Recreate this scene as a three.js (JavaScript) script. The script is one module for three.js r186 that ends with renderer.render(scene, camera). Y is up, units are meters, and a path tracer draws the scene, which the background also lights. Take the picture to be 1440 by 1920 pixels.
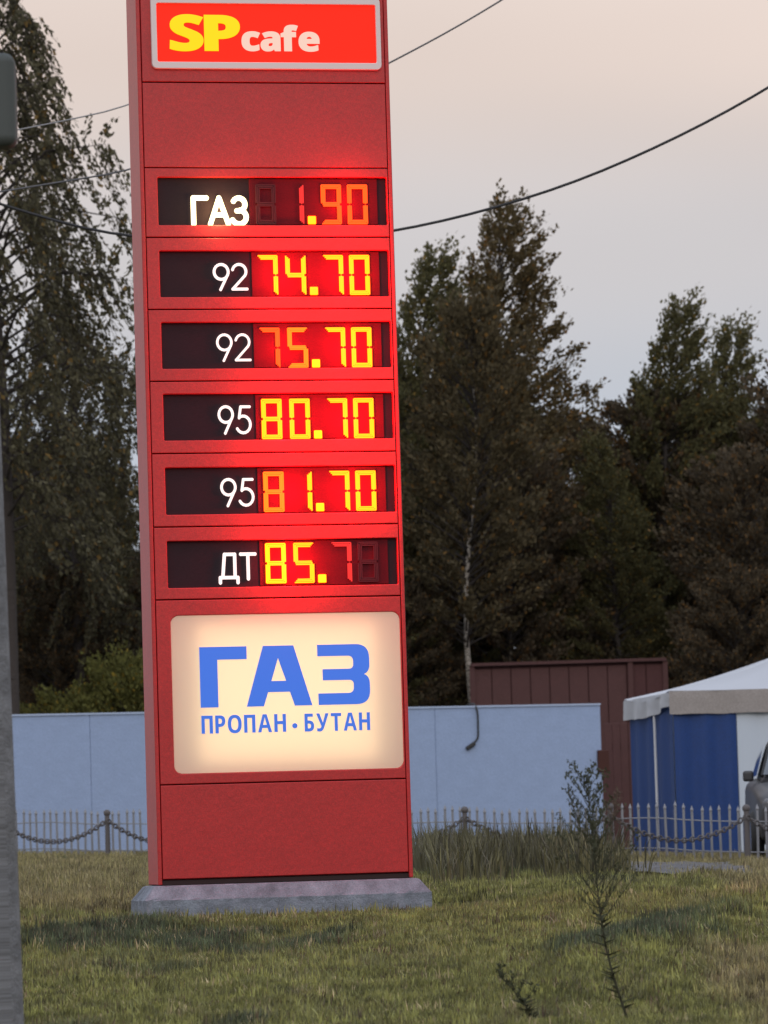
import * as THREE from 'three';
import { mergeGeometries } from 'three/addons/utils/BufferGeometryUtils.js';
import { ImprovedNoise } from 'three/addons/math/ImprovedNoise.js';
import { FontLoader } from 'three/addons/loaders/FontLoader.js';
import { RoundedBoxGeometry } from 'three/addons/geometries/RoundedBoxGeometry.js';
import { RectAreaLightUniformsLib } from 'three/addons/lights/RectAreaLightUniformsLib.js';

// ------------------------------------------------------------------ camera, sky, sun, exposure
const scene = new THREE.Scene();
const D2R = Math.PI / 180;
const camera = new THREE.PerspectiveCamera(2 * Math.atan(960 / 8400) / D2R, 0.75, 0.5, 3000);
camera.position.set(0, 1.5, 0);
camera.rotation.set(4.19 * D2R, 0, -1.7 * D2R, 'YXZ');
camera.focus = 27; camera.userData.fStop = 7;

const perlin = new ImprovedNoise();
const noise = (x, y = 0, z = 0) => perlin.noise(x, y, z);
const fbm = (x, y, z, o = 4) => { let s = 0, a = 0.5; for (let i = 0; i < o; i++) { s += a * noise(x, y, z); x *= 2.03; y *= 2.03; z *= 2.03; a *= 0.5; } return s; };
const smooth = (a, b, x) => { const t = Math.min(1, Math.max(0, (x - a) / (b - a))); return t * t * (3 - 2 * t); };
const mix = (a, b, t) => a + (b - a) * t;
function rng(seed) { let s = seed >>> 0; return () => { s = (s + 0x6D2B79F5) | 0; let t = Math.imul(s ^ (s >>> 15), 1 | s); t = (t + Math.imul(t ^ (t >>> 7), 61 | t)) ^ t; return ((t ^ (t >>> 14)) >>> 0) / 4294967296; }; }

{ // dusk sky under thin cloud: grey-blue low band, pinkish veil above it, blue-white overhead
  const W = 1024, H = 512, data = new Float32Array(W * H * 4);
  const stops = [[-90, .30, .30, .31], [0, .50, .545, .62], [5, .525, .565, .635], [7.5, .62, .595, .605], [10, .78, .66, .60], [14, .82, .71, .66], [24, .74, .74, .80], [45, .84, .92, 1.10], [90, .95, 1.06, 1.30]];
  for (let j = 0; j < H; j++) {
    const el = ((j + .5) / H - .5) * 180;
    let k = 0; while (k < stops.length - 2 && el > stops[k + 1][0]) k++;
    const A = stops[k], B = stops[k + 1], t = smooth(A[0], B[0], el);
    for (let i = 0; i < W; i++) {
      const az = (i + .5) / W * Math.PI * 2, ce = Math.cos(el * D2R), x = ce * Math.cos(az), z = ce * Math.sin(az), y = Math.sin(el * D2R);
      const c = el > 0 ? 1 + smooth(0, 12, el) * .22 * fbm(x * 3 + 5, y * 14 + 2, z * 3 + 9, 5) : 1;
      const o = (j * W + i) * 4;
      for (let q = 0; q < 3; q++) data[o + q] = mix(A[q + 1], B[q + 1], t) * c;
      data[o + 3] = 1;
    }
  }
  const sky = new THREE.DataTexture(data, W, H, THREE.RGBAFormat, THREE.FloatType);
  sky.mapping = THREE.EquirectangularReflectionMapping; sky.magFilter = sky.minFilter = THREE.LinearFilter; sky.wrapS = THREE.RepeatWrapping; sky.needsUpdate = true;
  scene.background = sky; scene.environment = sky;
}
const sun = new THREE.DirectionalLight(new THREE.Color(1, .93, .84), 0.55);
sun.position.set(3, 26, 8); sun.target.position.set(0, 2, -40); scene.add(sun, sun.target);
sun.castShadow = true; sun.shadow.radius = 40; sun.shadow.mapSize.set(2048, 2048);
Object.assign(sun.shadow.camera, { left: -30, right: 30, top: 40, bottom: -40, near: 1, far: 160 });

const renderer = new THREE.WebGLRenderer({ antialias: true });
renderer.toneMapping = THREE.LinearToneMapping;
renderer.toneMappingExposure = 1.0;
renderer.shadowMap.enabled = true;
RectAreaLightUniformsLib.init();

// ------------------------------------------------------------------ helpers
const used = {};
function numbered(n) { const k = used[n] = (used[n] ?? -1) + 1; return k ? `${n}_${String(k).padStart(3, '0')}` : n; }
function part(parent, name, geo, mat, label) { const m = new THREE.Mesh(geo, mat); m.name = name; m.castShadow = m.receiveShadow = true; if (label) m.userData.label = label; parent.add(m); return m; }
function thing(name, label, category, group) { const g = new THREE.Group(); g.name = numbered(name); g.userData = { label, category }; if (group) g.userData.group = group; scene.add(g); return g; }
function structure(name, geo, mat, label) { const m = new THREE.Mesh(geo, mat); m.name = numbered(name); m.userData = { kind: 'structure', label }; m.castShadow = m.receiveShadow = true; scene.add(m); return m; }
function copyOf(o, label, group) { const c = o.clone(); c.name = numbered(o.name.replace(/_\d{3}$/, '')); c.userData = { ...o.userData, label: label ?? o.userData.label }; if (group) c.userData.group = group; scene.add(c); return c; }
const lin = (r, g, b) => new THREE.Color().setRGB(r, g, b);
const std = (r, g, b, rough = .8, extra = {}) => new THREE.MeshStandardMaterial({ color: lin(r, g, b), roughness: rough, ...extra });
const glow = (r, g, b) => new THREE.MeshPhysicalMaterial({ color: lin(.02, .02, .02), roughness: .6, specularIntensity: .3, emissive: lin(r / Math.max(r, g, b), g / Math.max(r, g, b), b / Math.max(r, g, b)), emissiveIntensity: Math.max(r, g, b) });
const box = (w, h, d, x = 0, y = 0, z = 0) => new THREE.BoxGeometry(w, h, d).translate(x, y, z);
const rbox = (w, h, d, r, x = 0, y = 0, z = 0) => new RoundedBoxGeometry(w, h, d, 2, r).translate(x, y, z);
const tube = (pts, r, seg = 24, rad = 6) => new THREE.TubeGeometry(new THREE.CatmullRomCurve3(pts.map(p => new THREE.Vector3(...p))), seg, r, rad);
const bar = (a, b, r0, r1 = r0, n = 8) => { const A = new THREE.Vector3(...a), B = new THREE.Vector3(...b), d = B.clone().sub(A), g = new THREE.CylinderGeometry(r1, r0, d.length(), n); g.translate(0, d.length() / 2, 0); g.applyQuaternion(new THREE.Quaternion().setFromUnitVectors(new THREE.Vector3(0, 1, 0), d.normalize())); return g.translate(...a); };
const merge = (list) => mergeGeometries(list.map(g => g.index ? g.toNonIndexed() : g));
function texture(size, fn, { srgb = true, repeat = [1, 1] } = {}) {
  const d = new Uint8Array(size * size * 4);
  for (let j = 0; j < size; j++) for (let i = 0; i < size; i++) { const c = fn(i / size, j / size), o = (j * size + i) * 4; for (let q = 0; q < 3; q++) d[o + q] = Math.max(0, Math.min(255, (Array.isArray(c) ? c[q] : c) * 255)); d[o + 3] = 255; }
  const t = new THREE.DataTexture(d, size, size); t.wrapS = t.wrapT = THREE.RepeatWrapping; t.magFilter = THREE.LinearFilter; t.minFilter = THREE.LinearMipmapLinearFilter; t.generateMipmaps = true; t.repeat.set(...repeat);
  if (srgb) t.colorSpace = THREE.SRGBColorSpace; t.needsUpdate = true; return t;
}
function metricUV(g) { // uv in metres from position, by the main axis of the normal
  const p = g.attributes.position, n = g.attributes.normal, uv = new Float32Array(p.count * 2);
  for (let i = 0; i < p.count; i++) { const ax = Math.abs(n.getX(i)), ay = Math.abs(n.getY(i)), az = Math.abs(n.getZ(i)); const [u, v] = az >= ax && az >= ay ? [p.getX(i), p.getY(i)] : ax >= ay ? [p.getZ(i), p.getY(i)] : [p.getX(i), p.getZ(i)]; uv[2 * i] = u; uv[2 * i + 1] = v; }
  g.setAttribute('uv', new THREE.BufferAttribute(uv, 2)); return g;
}
const R0 = rng(11);
const grainTex = texture(256, (u, v) => { const n = fbm(u * 40, v * 40, 3, 3) * .10 + fbm(u * 6, v * 6, 9, 2) * .05 + (R0() - .5) * .16; const c = .88 + n; return [c, c, c]; });           // dirty, chalky paint
const grainBump = texture(256, (u, v) => .5 + fbm(u * 20, v * 20, 8, 4) * .5 + (R0() - .5) * .25, { srgb: false });
const concreteTex = texture(256, (u, v) => { const n = fbm(u * 8, v * 8, 1, 5) * .30 + (R0() - .5) * .14; const c = .82 + n; return [c, c, c]; });

// ------------------------------------------------------------------ terrain
const gprof = [[-40, 0], [4, 0.05], [12, .36], [18, .66], [25.4, 1.03], [26, 1.05], [31, 1.16], [40, 1.215], [60, 1.27], [90, 1.3], [400, 1.6], [1200, 2]];
function ground(x, d) {
  let k = 0; while (k < gprof.length - 2 && d > gprof[k + 1][0]) k++;
  const A = gprof[k], B = gprof[k + 1]; let h = mix(A[1], B[1], Math.min(1, Math.max(0, (d - A[0]) / (B[0] - A[0]))));
  h += -0.028 * Math.max(-8, Math.min(8, x)) * smooth(29, 46, d);
  const near = smooth(70, 50, d);
  h += near * (fbm(x * .5, d * .5, 4, 3) * .07 + fbm(x * 2.2, d * 1.6, 7, 3) * .055);
  h += near * .10 * Math.exp(-(((d - 22.2 - (x - 1.2) * 3) / 1.1) ** 2)) * smooth(.2, .9, x);      // low bank across the lower right
  h -= .07 * Math.exp(-(((d - 24.4) / 1.3) ** 2)) * smooth(.1, -.6, x);                           // hollow before the plinth
  if (d > 25.6 && d < 28.4 && x > -2 && x < .7) h = mix(h, 1.045, .8);
  return h;
}
const inPath = (x, d) => smooth(.35, .1, Math.abs(d - 41 - fbm(x * .6, 3, 1, 2) * 2) / 16) * smooth(1.5, 2.6, x + fbm(x, d * .7, 2, 2) * .8);
// plant cover: where the grass is darker or dry (patches differ in hue, height and density)
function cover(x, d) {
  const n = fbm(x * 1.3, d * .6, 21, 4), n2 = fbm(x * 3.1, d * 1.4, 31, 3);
  const dark = Math.max(smooth(.5, 1, Math.exp(-(((d - 24.8) / 1.7) ** 2)) * smooth(.5, -.5, x) * 1.0 + n * 1.4 + n2 * 1.2),  // darker green patch around the hollow before the plinth
    smooth(.45, .9, Math.exp(-(((d - 22.4 - (x - 1.1) * 2.6) / 1.7) ** 2)) * smooth(.45, .9, x) * smooth(2.2, 1.6, x) * .78 + n * 1.5 + n2 * 1.3),
    smooth(.4, .9, smooth(31, 35, d) * smooth(54, 49, d) * smooth(0, .3, x) * smooth(1.9, 1.4, x) * 1.2 + n * .4) * .8);
  const dry = Math.max(smooth(.35, .85, smooth(26.5, 29, d) * smooth(-.9, -1.4, x) * .95 + n * .8) * .8,
    smooth(.35, .85, smooth(1.15, 1.6, x) * smooth(23.5, 21.5, d) * .9 + n * .7) * .9,
    smooth(.4, .9, smooth(1.75, 2.3, x) * smooth(24.5, 27, d) + n * .7) * .9,
    smooth(.1, .45, n2 + n * .5) * .55);
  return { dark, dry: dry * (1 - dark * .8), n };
}
{
  const xs = [], ds = [];
  for (let x = -900; x < -60; x += 60) xs.push(x); for (let x = -60; x < -12; x += 4) xs.push(x); for (let x = -12; x <= 12; x += .2) xs.push(x); for (let x = 14; x < 60; x += 4) xs.push(x); for (let x = 60; x <= 900; x += 60) xs.push(x);
  for (let d = -40; d < 8; d += 4) ds.push(d); for (let d = 8; d < 62; d += .2) ds.push(d); for (let d = 62; d < 130; d += 3) ds.push(d); for (let d = 130; d <= 1200; d += 70) ds.push(d);
  const pos = [], col = [], uv = [], idx = [], nx = xs.length;
  for (const d of ds) for (const x of xs) {
    pos.push(x, ground(x, d), -d); uv.push(x, d);
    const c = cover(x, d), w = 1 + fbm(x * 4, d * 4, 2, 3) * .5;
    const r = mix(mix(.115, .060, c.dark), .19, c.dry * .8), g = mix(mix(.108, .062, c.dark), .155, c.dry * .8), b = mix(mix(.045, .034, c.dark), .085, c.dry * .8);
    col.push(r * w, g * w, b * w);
  }
  for (let j = 0; j < ds.length - 1; j++) for (let i = 0; i < nx - 1; i++) { const a = j * nx + i; idx.push(a, a + 1, a + nx, a + 1, a + nx + 1, a + nx); }
  const g = new THREE.BufferGeometry(); g.setAttribute('position', new THREE.Float32BufferAttribute(pos, 3)); g.setAttribute('color', new THREE.Float32BufferAttribute(col, 3)); g.setAttribute('uv', new THREE.Float32BufferAttribute(uv, 2)); g.setIndex(idx); g.computeVertexNormals();
  structure('ground', g, new THREE.MeshStandardMaterial({ vertexColors: true, roughness: 1, map: concreteTex, bumpMap: grainBump, bumpScale: .02 }), 'uneven grassy ground rising towards the price sign');
  // gravel track along the low fence
  const pp = [], pi = [], pu = [], M = 60, N = 24;
  for (let i = 0; i <= M; i++) for (let j = 0; j <= N; j++) { const x = 1.7 + i * .18, e = fbm(x * 1.1, j > N / 2 ? 5 : 9, 3, 3) * 1.2, d = mix(31 + e, 46.5 + e * .4, j / N) - smooth(2.4, 1.7, x) * (j / N - .5) * 6; pp.push(x, ground(x, d) + .04, -d); pu.push(x, d); }
  for (let i = 0; i < M; i++) for (let j = 0; j < N; j++) { const a = i * (N + 1) + j; pi.push(a, a + N + 1, a + 1, a + 1, a + N + 1, a + N + 2); }
  const pg = new THREE.BufferGeometry(); pg.setAttribute('position', new THREE.Float32BufferAttribute(pp, 3)); pg.setAttribute('uv', new THREE.Float32BufferAttribute(pu, 2)); pg.setIndex(pi); pg.computeVertexNormals();
  structure('gravel_track', pg, std(.19, .185, .19, 1, { map: concreteTex, bumpMap: grainBump, bumpScale: .02 }), 'grey gravel track in front of the low picket fence');
}
const onTrack = (x, d) => x > 1.7 + fbm(d * .5, 8, 3, 2) * .5 && d > 31.5 + fbm(x * 1.1, 9, 3, 3) * 1.5 + smooth(2.5, 3.1, x) * 9 && d < 46.2;

// ------------------------------------------------------------------ fuel price sign
const SIGN = { x: -1.4211, y: 1.2707, z: -27, turn: 12 * D2R, w: 1.568, deep: .40 };
const font = await new FontLoader().loadAsync('fonts/droid/droid_sans_bold.typeface.json');
const signRed = new THREE.MeshPhysicalMaterial({ color: lin(.66, .020, .021), roughness: .46, clearcoat: .3, clearcoatRoughness: .4, map: grainTex, bumpMap: grainBump, bumpScale: .0012 });
const sign = thing('fuel_price_sign', 'tall red pylon with lit fuel prices and a backlit lower panel, on a concrete plinth', 'price sign');
sign.position.set(SIGN.x, SIGN.y, SIGN.z); sign.rotation.y = SIGN.turn;
const PW = SIGN.w;
// carcass: closed box behind the front panels and the two corner trims
part(sign, 'carcass', metricUV(rbox(PW - .006, 6.34, .30, .008, PW / 2, 3.17, -.25)), signRed);
for (const x of [.0125, PW - .0125]) part(sign, 'corner_trim', metricUV(rbox(.025, 6.34, .098, .006, x, 3.17, -.049)), signRed);
part(sign, 'top_cap', metricUV(rbox(PW + .03, .05, .43, .01, PW / 2, 6.37, -.2)), signRed);
part(sign, 'base_skirt', rbox(PW - .03, .03, .37, .004, PW / 2, .012, -.2), std(.03, .012, .012, .8));
function rect(x0, y0, x1, y1, r = 0) { const s = new THREE.Shape(); if (!r) { s.moveTo(x0, y0); s.lineTo(x1, y0); s.lineTo(x1, y1); s.lineTo(x0, y1); s.closePath(); return s; } s.moveTo(x0 + r, y0); s.lineTo(x1 - r, y0); s.absarc(x1 - r, y0 + r, r, -Math.PI / 2, 0); s.lineTo(x1, y1 - r); s.absarc(x1 - r, y1 - r, r, 0, Math.PI / 2); s.lineTo(x0 + r, y1); s.absarc(x0 + r, y1 - r, r, Math.PI / 2, Math.PI); s.lineTo(x0, y0 + r); s.absarc(x0 + r, y0 + r, r, Math.PI, Math.PI * 1.5); return s; }
function slab(shape, depth, z1, bevel = .004) { const g = new THREE.ExtrudeGeometry(shape, { depth: depth - 2 * bevel, bevelEnabled: bevel > 0, bevelSize: bevel, bevelThickness: bevel, bevelOffset: -bevel, bevelSegments: 2, curveSegments: 6 }); return metricUV(g.translate(0, 0, z1 - depth + bevel)); }
function frontPanel(name, y0, y1, hole, z1 = 0, mat = signRed) { const s = rect(.029, y0, PW - .029, y1); if (hole) s.holes.push(hole); return part(sign, name, slab(s, .092 + z1, z1), mat); }
frontPanel('blank_panel', .035, .597);
frontPanel('blank_panel', 4.352, 4.871, null, 0, signRed);
frontPanel('blank_panel', 5.512, 6.335);

// --- backlit propane panel: white cavity, lamps in it, milky sheet with blue lettering
const HOLE = [.116, .664, 1.532, 1.62];
const lightbox = frontPanel('lightbox_frame', .604, 1.712, rect(...HOLE, .05));
part(lightbox, 'light_reflector', box(1.40, .94, .004, .824, 1.142, -.093), std(.85, .84, .8, .9));
const sheetMat = new THREE.MeshPhysicalMaterial({ color: lin(.93, .84, .70), roughness: 1, transmission: .55, thickness: 0, emissive: lin(1, .74, .47), emissiveIntensity: .24 });
part(lightbox, 'backlit_sheet', new THREE.ShapeGeometry(rect(.118, .666, 1.530, 1.618, .05), 8).translate(0, 0, -.006), sheetMat, 'milky white backlit sheet');
for (const y of [.84, 1.0, 1.16, 1.32, 1.46]) part(lightbox, 'lamp_tube', bar([.26, y, -.080], [1.39, y, -.080], .008, .008, 10), glow(.9, .68, .42));
{ const l = new THREE.RectAreaLight(new THREE.Color(1, .73, .46), .92, 1.10, .84); l.position.set(.824, 1.142, -.068); l.rotation.y = Math.PI; l.name = 'lamp_light'; sign.add(l); }
const blue = new THREE.MeshPhysicalMaterial({ color: lin(.03, .12, .55), roughness: .8, emissive: lin(.06, .19, .72), emissiveIntensity: .60 });
{
  const poly = (pts, holes = []) => { const s = new THREE.Shape(pts.map(p => new THREE.Vector2(...p))); for (const h of holes) s.holes.push(new THREE.Path(h.map(p => new THREE.Vector2(...p)))); return s; };
  const put = (name, s) => part(lightbox, name, new THREE.ExtrudeGeometry(s, { depth: .003, bevelEnabled: false, curveSegments: 8 }).translate(0, 0, -.005), blue);
  const T = 1.426, B = 1.06;
  put('blue_letter', poly([[.287, B], [.396, B], [.396, T - .078], [.577, T - .078], [.577, T], [.287, T]]));
  put('blue_letter', poly([[.570, B], [.675, B], [.703, B + .085], [.838, B + .085], [.866, B], [.974, B], [.866, T], [.678, T]], [[[.725, B + .152], [.769, T - .075], [.816, B + .152]]]));
  const z = new THREE.Shape(), xl = 1.013, xr = 1.334, m = (T + B) / 2; // З
  z.moveTo(xl, B); z.lineTo(xr - .085, B); z.quadraticCurveTo(xr, B, xr, B + .085); z.lineTo(xr, m - .060); z.quadraticCurveTo(xr, m - .012, xr - .035, m); z.quadraticCurveTo(xr, m + .012, xr, m + .060); z.lineTo(xr, T - .085); z.quadraticCurveTo(xr, T, xr - .085, T); z.lineTo(xl, T); z.lineTo(xl, T - .07);
  z.lineTo(xr - .135, T - .07); z.quadraticCurveTo(xr - .10, T - .07, xr - .10, T - .105); z.lineTo(xr - .10, m + .062); z.quadraticCurveTo(xr - .10, m + .034, xr - .13, m + .034); z.lineTo(xl + .03, m + .034); z.lineTo(xl + .03, m - .034); z.lineTo(xr - .13, m - .034); z.quadraticCurveTo(xr - .10, m - .034, xr - .10, m - .062); z.lineTo(xr - .10, B + .105); z.quadraticCurveTo(xr - .10, B + .07, xr - .135, B + .07); z.lineTo(xl, B + .07); z.closePath();
  put('blue_letter', z);
  const row = (text, x0, x1, y, h) => { // wide lettering, each letter its own piece
    const shapes = [...text].map(c => font.generateShapes(c, 1)), widths = [...text].map((c, i) => { const bb = new THREE.Box2(); for (const s of shapes[i]) for (const p of s.getPoints()) bb.expandByPoint(p); return bb; });
    const gap = .16, total = widths.reduce((a, b) => a + (b.max.x - b.min.x) + gap, -gap), kx = (x1 - x0) / total, ky = h / .714; let x = x0;
    shapes.forEach((ss, i) => { const g = new THREE.ExtrudeGeometry(ss, { depth: .003, bevelEnabled: false, curveSegments: 5 }); g.translate(-widths[i].min.x, 0, 0).scale(kx, ky, 1).translate(x, y, -.005); x += (widths[i].max.x - widths[i].min.x + gap) * kx; part(lightbox, 'small_blue_letter', g, blue); });
  };
  row('ПРОПАН', .289, .808, .903, .078); row('БУТАН', .923, 1.328, .901, .078);
  part(lightbox, 'blue_dot', new THREE.CylinderGeometry(.016, .016, .003, 14).rotateX(Math.PI / 2).translate(.862, .938, -.0035), blue);
}

// --- cafe header: raised pale frame, red lit face, lettering
const header = frontPanel('header_panel', 4.878, 5.505, null, .004);
{
  const fr = rect(.088, 4.955, 1.515, 5.402, .03); fr.holes.push(rect(.122, 4.996, 1.486, 5.358, .012));
  part(header, 'sign_frame', slab(fr, .03, .032), std(.86, .74, .72, .6));
  part(header, 'lit_face', box(1.362, .360, .008, .804, 5.177, .012), new THREE.MeshPhysicalMaterial({ color: lin(.45, .012, .006), roughness: .7, emissive: lin(1, .022, .006), emissiveIntensity: .80, specularIntensity: .5 }), 'red lit sign face');
  const word = (text, x0, x1, y0, y1, mat, fat, name) => { const bb = new THREE.Box3(), list = []; let x = 0; for (const c of text) { const g = new THREE.ExtrudeGeometry(font.generateShapes(c, 1), { depth: .02, bevelEnabled: true, bevelSize: fat, bevelThickness: .01, bevelSegments: 2, curveSegments: 6 }); g.computeBoundingBox(); g.translate(x - g.boundingBox.min.x, 0, 0); x += g.boundingBox.max.x - g.boundingBox.min.x + .01; g.computeBoundingBox(); bb.union(g.boundingBox); list.push(g); } for (const g of list) part(header, name, g.translate(-bb.min.x, -bb.min.y, 0).scale((x1 - x0) / (bb.max.x - bb.min.x), (y1 - y0) / (bb.max.y - bb.min.y), .2).translate(x0, y0, .016), mat); };
  word('SP', .200, .638, 5.063, 5.292, glow(1.15, .74, .002), .035, 'yellow_sign_letter');
  word('cafe', .646, 1.132, 5.066, 5.232, glow(.95, .64, .52), .035, 'white_sign_letter');
  const l = new THREE.RectAreaLight(new THREE.Color(1, .12, .06), .8, 1.3, .34); l.position.set(.804, 5.177, .06); l.rotation.y = Math.PI; l.name = 'header_light'; sign.add(l);
}

// --- six price rows
const faceMat = new THREE.MeshPhysicalMaterial({ color: lin(.026, .013, .020), roughness: .7, specularIntensity: .5, map: grainTex });
const moduleMat = new THREE.MeshPhysicalMaterial({ color: lin(.15, .005, .013), roughness: .75, specularIntensity: .4, map: grainTex });   // dark red filter sheet over the digits
const LED = { full: glow(9, 1.05, .01), yellow: glow(8, .86, .01), amber: glow(5, .36, .01), orange: glow(3.2, .16, .008), red: glow(1.1, .035, .03), off: std(.075, .010, .016, .8) };
const WHITE = { warm: glow(4, 3.1, 1.7), cool: glow(1.5, 1.18, 1.12) };
function segmentGeometry(which, w, h, t) { // one bar of a seven-bar digit: three thin lit strips with mitred ends
  const e = .004, list = [], horiz = 'agd'.includes(which), strips = 3, gap = .0026, sw = (t - gap * (strips - 1)) / strips;
  for (let k = 0; k < strips; k++) {
    const o = k * (sw + gap); let x0, y0, x1, y1;
    const cut0 = which === 'g' ? Math.abs(k - 1) * sw * .5 + t * .25 : o;
    if (horiz) { const inn = which === 'g' ? cut0 : o * .9; x0 = e + inn; x1 = w - e - inn; y0 = which === 'a' ? h - o - sw : which === 'd' ? o : h / 2 - t / 2 + o; y1 = y0 + sw; }
    else { const left = 'ef'.includes(which), up = 'bf'.includes(which); x0 = left ? o : w - o - sw; x1 = x0 + sw; y0 = up ? h / 2 + e + (k === 1 ? 0 : .004) : e + o * .9; y1 = up ? h - e - o * .9 : h / 2 - e - (k === 1 ? 0 : .004); }
    list.push(box(x1 - x0, y1 - y0, .012, (x0 + x1) / 2, (y0 + y1) / 2, .006));
  }
  return list;
}
const SEGS = { 0: 'abcdef', 1: 'bc', 4: 'bcfg', 5: 'acdfg', 7: 'abc', 8: 'abcdefg', 9: 'abcdfg' };
const digitGeo = {}, segList = (s) => merge([...s].flatMap(q => segmentGeometry(q, .125, .245, .026)));
const digit = (c) => digitGeo[c] ??= segList(SEGS[c]);
const dotGeo = rbox(.05, .05, .014, .006, .025, .025, .007);
// lamp-tube lettering of the fuel names, in a unit-high box
const arc = (cx, cy, rx, ry, a0, a1, n = 14) => Array.from({ length: n + 1 }, (_, i) => { const a = mix(a0, a1, i / n) * D2R; return [cx + rx * Math.cos(a), cy + ry * Math.sin(a)]; });
const GLYPH = {
  9: { w: .62, s: [arc(.31, .69, .29, .29, -60, 300, 22), [[.575, .58], [.27, 0]]] },
  2: { w: .62, s: [[...arc(.31, .70, .28, .28, 165, -35), [.03, .02], [.62, .02]]] },
  5: { w: .62, s: [[[.58, .97], [.20, .97], [.13, .56], ...arc(.30, .32, .30, .31, 115, -150)]] },
  'Г': { w: .56, s: [[[.05, 0], [.05, .97], [.56, .97]]] },
  'А': { w: .74, s: [[[.02, 0], [.37, .97], [.72, 0]], [[.15, .34], [.59, .34]]] },
  'З': { w: .58, s: [[...arc(.28, .73, .24, .24, 150, -90), [.2, .49]], [[.28, .49], ...arc(.28, .26, .28, .26, 80, -155)]] },
  'Д': { w: .80, s: [[[.02, -.14], [.02, .06], [.78, .06], [.78, -.14]], [[.13, .06], [.22, .97], [.66, .97], [.66, .06]]] },
  'Т': { w: .62, s: [[[.0, .97], [.62, .97]], [[.31, .97], [.31, 0]]] },
};
function glyphGeometry(c, k, r) { return merge(GLYPH[c].s.flatMap(pts => { const out = []; for (let i = 0; i < pts.length - 1; i++) out.push(bar([pts[i][0] * k, pts[i][1] * k, 0], [pts[i + 1][0] * k, pts[i + 1][1] * k, 0], r, r, 6)); for (const p of pts) out.push(new THREE.SphereGeometry(r, 6, 4).translate(p[0] * k, p[1] * k, 0)); return out; })); }
const SLOT = [.712, .886, 1.120, 1.284], FZ = -.030;
const ROWS = [
  { y0: 3.925, y1: 4.346, dy: 3.997, dh: .294, text: 'ГАЗ', x0: .318, x1: .655, ty: 4.006, th: .165, r: .017, white: 'warm', d: [null, ['1', 'red'], ['9', 'orange'], ['0', 'orange']], dot: 'yellow', py: 4.004 },
  { y0: 3.484, y1: 3.918, dy: 3.556, dh: .284, text: '92', x0: .440, x1: .645, ty: 3.603, th: .158, r: .0095, white: 'cool', d: [['7', 'yellow'], ['4', 'yellow'], ['7', 'yellow'], ['0', 'yellow']], dot: 'yellow', py: 3.568 },
  { y0: 3.046, y1: 3.477, dy: 3.118, dh: .284, text: '92', x0: .448, x1: .653, ty: 3.168, th: .162, r: .0085, white: 'cool', d: [['7', 'orange'], ['5', 'amber'], ['7', 'yellow'], ['0', 'yellow']], dot: 'full', py: 3.122 },
  { y0: 2.606, y1: 3.039, dy: 2.681, dh: .284, text: '95', x0: .446, x1: .645, ty: 2.724, th: .166, r: .0095, white: 'cool', d: [['8', 'yellow'], ['0', 'yellow'], ['7', 'yellow'], ['0', 'yellow']], dot: 'full', py: 2.686 },
  { y0: 2.160, y1: 2.599, dy: 2.230, dh: .287, text: '95', x0: .450, x1: .650, ty: 2.282, th: .164, r: .0095, white: 'cool', d: [['8', 'amber'], ['1', 'yellow'], ['7', 'yellow'], ['0', 'yellow']], dot: 'full', py: 2.241 },
  { y0: 1.719, y1: 2.153, dy: 1.786, dh: .285, text: 'ДТ', x0: .428, x1: .648, ty: 1.836, th: .155, r: .0115, white: 'cool', d: [['8', 'full'], ['5', 'yellow'], ['7', 'red'], null], dot: 'full', py: 1.805 },
];
for (const R of ROWS) {
  const p = frontPanel('price_panel', R.y0, R.y1, rect(.106, R.dy, 1.530, R.dy + R.dh, .008));
  part(p, 'display_face', box(1.44, R.dh + .02, .02, .818, R.dy + R.dh / 2, FZ - .01), faceMat, 'dark display face');
  part(p, 'display_module', rbox(.80, R.dh - .012, .010, .004, 1.075, R.dy + R.dh / 2, FZ + .003), moduleMat, 'dark red filter over the digits');
  const total = [...R.text].reduce((a, c) => a + GLYPH[c].w + .12, -.12), k = (R.x1 - R.x0) / (total * R.th); let x = R.x0;
  for (const c of R.text) { const g = glyphGeometry(c, R.th, R.r).scale(k, 1, 1).translate(x, R.ty, FZ + .012); part(p, 'lit_fuel_letter', g, WHITE[R.white]); x += (GLYPH[c].w + .12) * R.th * k; }
  R.d.forEach((d, i) => {
    if (d) part(p, 'led_digit', digit(d[0]).clone().translate(SLOT[i], R.py, FZ + .009), LED[d[1]], d[1] === 'red' ? 'dim red digit' : undefined);
    if (!d) part(p, 'unlit_led_digit', digit('8').clone().translate(SLOT[i], R.py, FZ + .009), LED.off, 'unlit digit bars');
  });
  part(p, 'led_decimal_point', dotGeo.clone().translate(1.034, R.py, FZ + .009), LED[R.dot]);
  // light given off by the pairs of digits
  const power = (s) => s ? { red: .10, orange: .5, amber: .8, yellow: 1.1, full: 1.4 }[s[1]] : 0;
  [[power(R.d[0]) + power(R.d[1]), .868], [power(R.d[2]) + power(R.d[3]), 1.262]].forEach(([w, lx]) => { if (w < .15) return; const l = new THREE.PointLight(new THREE.Color(1, .008, .03), .46 * w); l.position.set(lx, R.py + .12, .105); l.castShadow = true; l.shadow.radius = 3; l.name = 'digit_light'; sign.add(l); });
  if (R.white === 'warm') { const l = new THREE.PointLight(new THREE.Color(1, .62, .26), .36); l.position.set(.49, R.ty + .08, .075); l.castShadow = true; l.shadow.radius = 3; l.name = 'letter_light'; sign.add(l); }
}

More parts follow.
